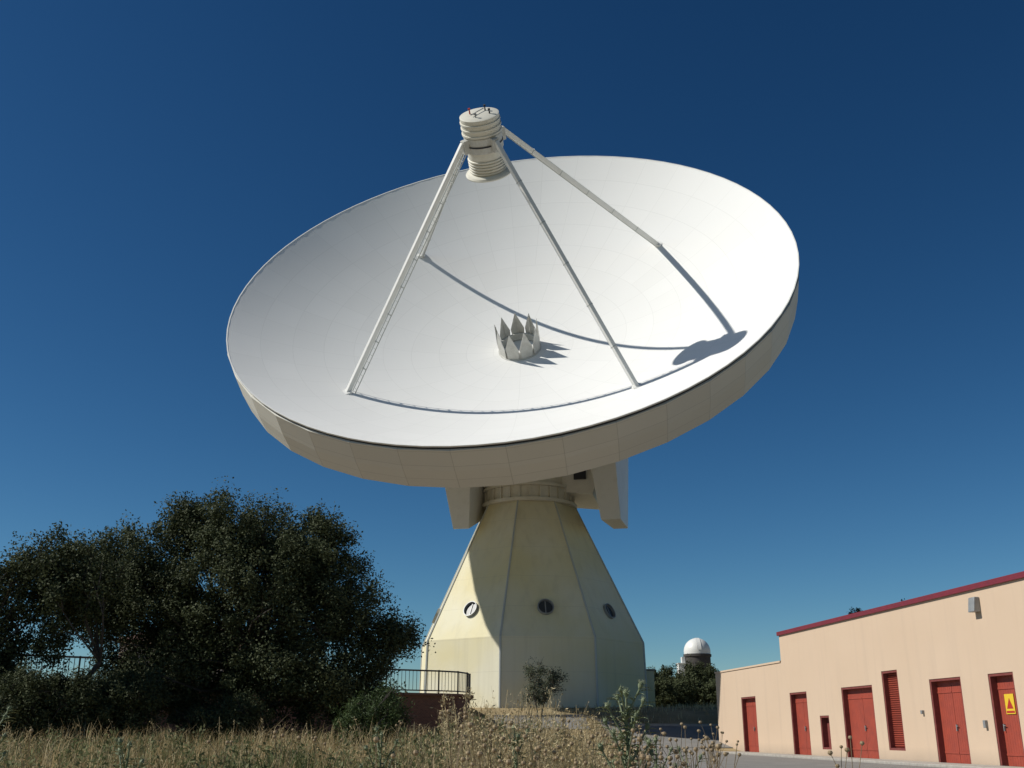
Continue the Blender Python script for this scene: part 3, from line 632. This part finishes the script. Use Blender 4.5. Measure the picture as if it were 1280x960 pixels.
for _ in range(130):
    y=4.5+6*r.random(); x=(-.06+.26*r.random())*y if r.random()<.75 else (-.5+.9*r.random())*y
    if x>float(road_left(y))-.1: continue
    z=float(ground_h(np.array(x),np.array(y))); H=1.0+.42*r.random(); H=min(H,1.40-z+.2*r.random()+.1)
    p=Vector((x,y,z)); q=p+Vector((r.normal()*.08,r.normal()*.08,H*.7)); mb.tube(p,q,.0035,.003,4,cap=False)
    for k in range(3):
        e=q+Vector((r.normal()*.07,r.normal()*.07,H*.3*(.6+.5*r.random()))); mb.tube(q,e,.0025,.002,4,cap=False)
        s=.010+.007*r.random()
        mb.rev([(.001,-s),(s*.8,-s*.5),(s,0),(s*.7,s*.7),(.001,s*.8)],7,0,tuple(e))
o=mb.obj('dry_seed_heads',M_seed); tag(o,'brown dry weeds with round seed heads','weeds',kind='stuff')
def thistle(x,y,ztop,seed,label,n_br=9,sc=1.0,nl=26):
    r=np.random.default_rng(seed); z=float(ground_h(np.array(x),np.array(y))); H=ztop-z
    root=empty('thistle_plant',(x,y,z),label,'thistle','thistles in the dry grass')
    st=MB(); lf=MB()
    def leaf(p,d,L_):
        d=Vector(d).normalized(); s=d.cross(Vector((0,0,1))).normalized(); u=s.cross(d)
        n=10; pts=[]
        for i_ in range(n+1):
            f_=i_/n; c=p+d*L_*f_+Vector((0,0,1))*(-.35*L_*f_*f_); w=L_*.13*math.sin(math.pi*min(1,f_*.9+.1))*(1 if i_%2 else .18)+.002
            pts.append((c,w))
        for i_ in range(n):
            (c0,w0),(c1,w1)=pts[i_],pts[i_+1]
            lf.add([c0-s*w0+u*w0*.5,c0,c1,c1-s*w1+u*w1*.5],[(0,1,2,3)]); lf.add([c0+s*w0+u*w0*.5,c0,c1,c1+s*w1+u*w1*.5],[(3,2,1,0)])
    def head(p,d,s):
        hd=MB()
        d=Vector(d).normalized()
        hd.tube(p,p+d*s,s*.35,s*.75,8); hd.tube(p+d*s,p+d*s*1.9,s*.75,s*.25,8)
        for _ in range(22):
            v=Vector(tuple(r.normal(size=3))).normalized(); v=(v+d*.5).normalized(); c=p+d*s; hd.tube(c,c+v*s*1.7,s*.10,.0005,3,cap=False)
        hd.obj('flower_head',M_thist,root)
    top=Vector((r.normal()*.05,r.normal()*.05,H)); st.tube((0,0,-.05),top*.5,.011*sc,.009*sc,7); st.tube(top*.5,top,.009*sc,.006*sc,7); head(top,(0,0,1),.022*sc)
    for k in range(n_br):
        f_=.35+.6*k/n_br; b=top*f_; an=k*2.4+r.random()*.6; L_=(.34*(1.15-f_)+.08)*sc; e=b+Vector((math.cos(an)*L_*.5,math.sin(an)*L_*.5,L_*.9))
        st.tube(b,e,.006*sc,.0045*sc,6); head(e,(math.cos(an)*.4,math.sin(an)*.4,1),(.015+.007*r.random())*sc)
        for q in (.1,.25,.4,.55,.7,.85,.95): leaf(b.lerp(e,q),(math.cos(an+q*7),math.sin(an+q*7),.5),.10*sc)
    for k in range(nl):
        f_=.03+.93*k/nl; an=k*2.4; leaf(top*f_,(math.cos(an),math.sin(an),.6),(.22-.12*f_)*sc)
    st.obj('stem',M_thist,root,smooth=True); lf.obj('foliage',M_thist,root)
thistle(.66,6.4,1.79,1,'tall spiny green thistle with branching flower heads',22,1.1,80)
thistle(.98,7.6,1.52,2,'small pale thistle beside the road edge',7)
thistle(1.45,9.0,1.42,5,'small pale thistle beside the road edge',7)
thistle(-2.35,6.6,1.50,3,'short spiny green thistle in dry grass',8,1,30)
thistle(-3.05,6.4,1.72,4,'tall grey green thistle standing in dry grass',10,1,36)
thistle(-3.6,7.4,1.78,6,'tall grey green thistle standing in dry grass',10,1,36)
thistle(-1.0,8.4,1.55,7,'short spiny green thistle in dry grass',8,1,30)
thistle(.1,7.8,1.60,8,'pale green thistle among the wild oats',10,1,30)

# ------------------------------------------------------------------ light, sky, camera
sd=Vector((-.727,-.095,.682)).normalized()
el=math.asin(sd.z); az=math.atan2(sd.x,sd.y)
w=bpy.data.worlds.new('World'); scene.world=w; w.use_nodes=True; nt=w.node_tree
bg=nt.nodes['Background']; sky=nt.nodes.new('ShaderNodeTexSky'); sky.sky_type='NISHITA'; sky.sun_disc=False
sky.sun_elevation=el; sky.sun_rotation=az%(2*math.pi); sky.altitude=1500; sky.air_density=1.0; sky.dust_density=.3; sky.ozone_density=3
sc=nt.nodes.new('ShaderNodeSeparateColor'); nt.links.new(sky.outputs[0],sc.inputs[0])
cc_=nt.nodes.new('ShaderNodeCombineColor')
for i_,(p_,k_) in enumerate(((1.75,1.65),(1.42,1.34),(1.3,1.20))):
    x=math_n(nt,'POWER',math_n(nt,'MULTIPLY',sc.outputs[i_],.07),p_)
    nt.links.new(math_n(nt,'MULTIPLY',x,k_*10),cc_.inputs[i_])
nt.links.new(cc_.outputs[0],bg.inputs[0]); bg.inputs[1].default_value=.1
L=bpy.data.lights.new('sun','SUN'); L.energy=4.8; L.angle=math.radians(.53); L.color=(1,.96,.88)
lo=bpy.data.objects.new('sun',L); col.objects.link(lo); lo.rotation_euler=sd.to_track_quat('Z','Y').to_euler()
cam=bpy.data.cameras.new('camera'); co=bpy.data.objects.new('camera',cam); col.objects.link(co)
co.location=(0,0,1.6); co.rotation_euler=(math.radians(90+18.46),0,0); cam.sensor_width=36; cam.lens=36.56; cam.clip_end=5000; cam.clip_start=.05
scene.camera=co
scene.view_settings.view_transform='Standard'; scene.view_settings.look='None'; scene.view_settings.exposure=0
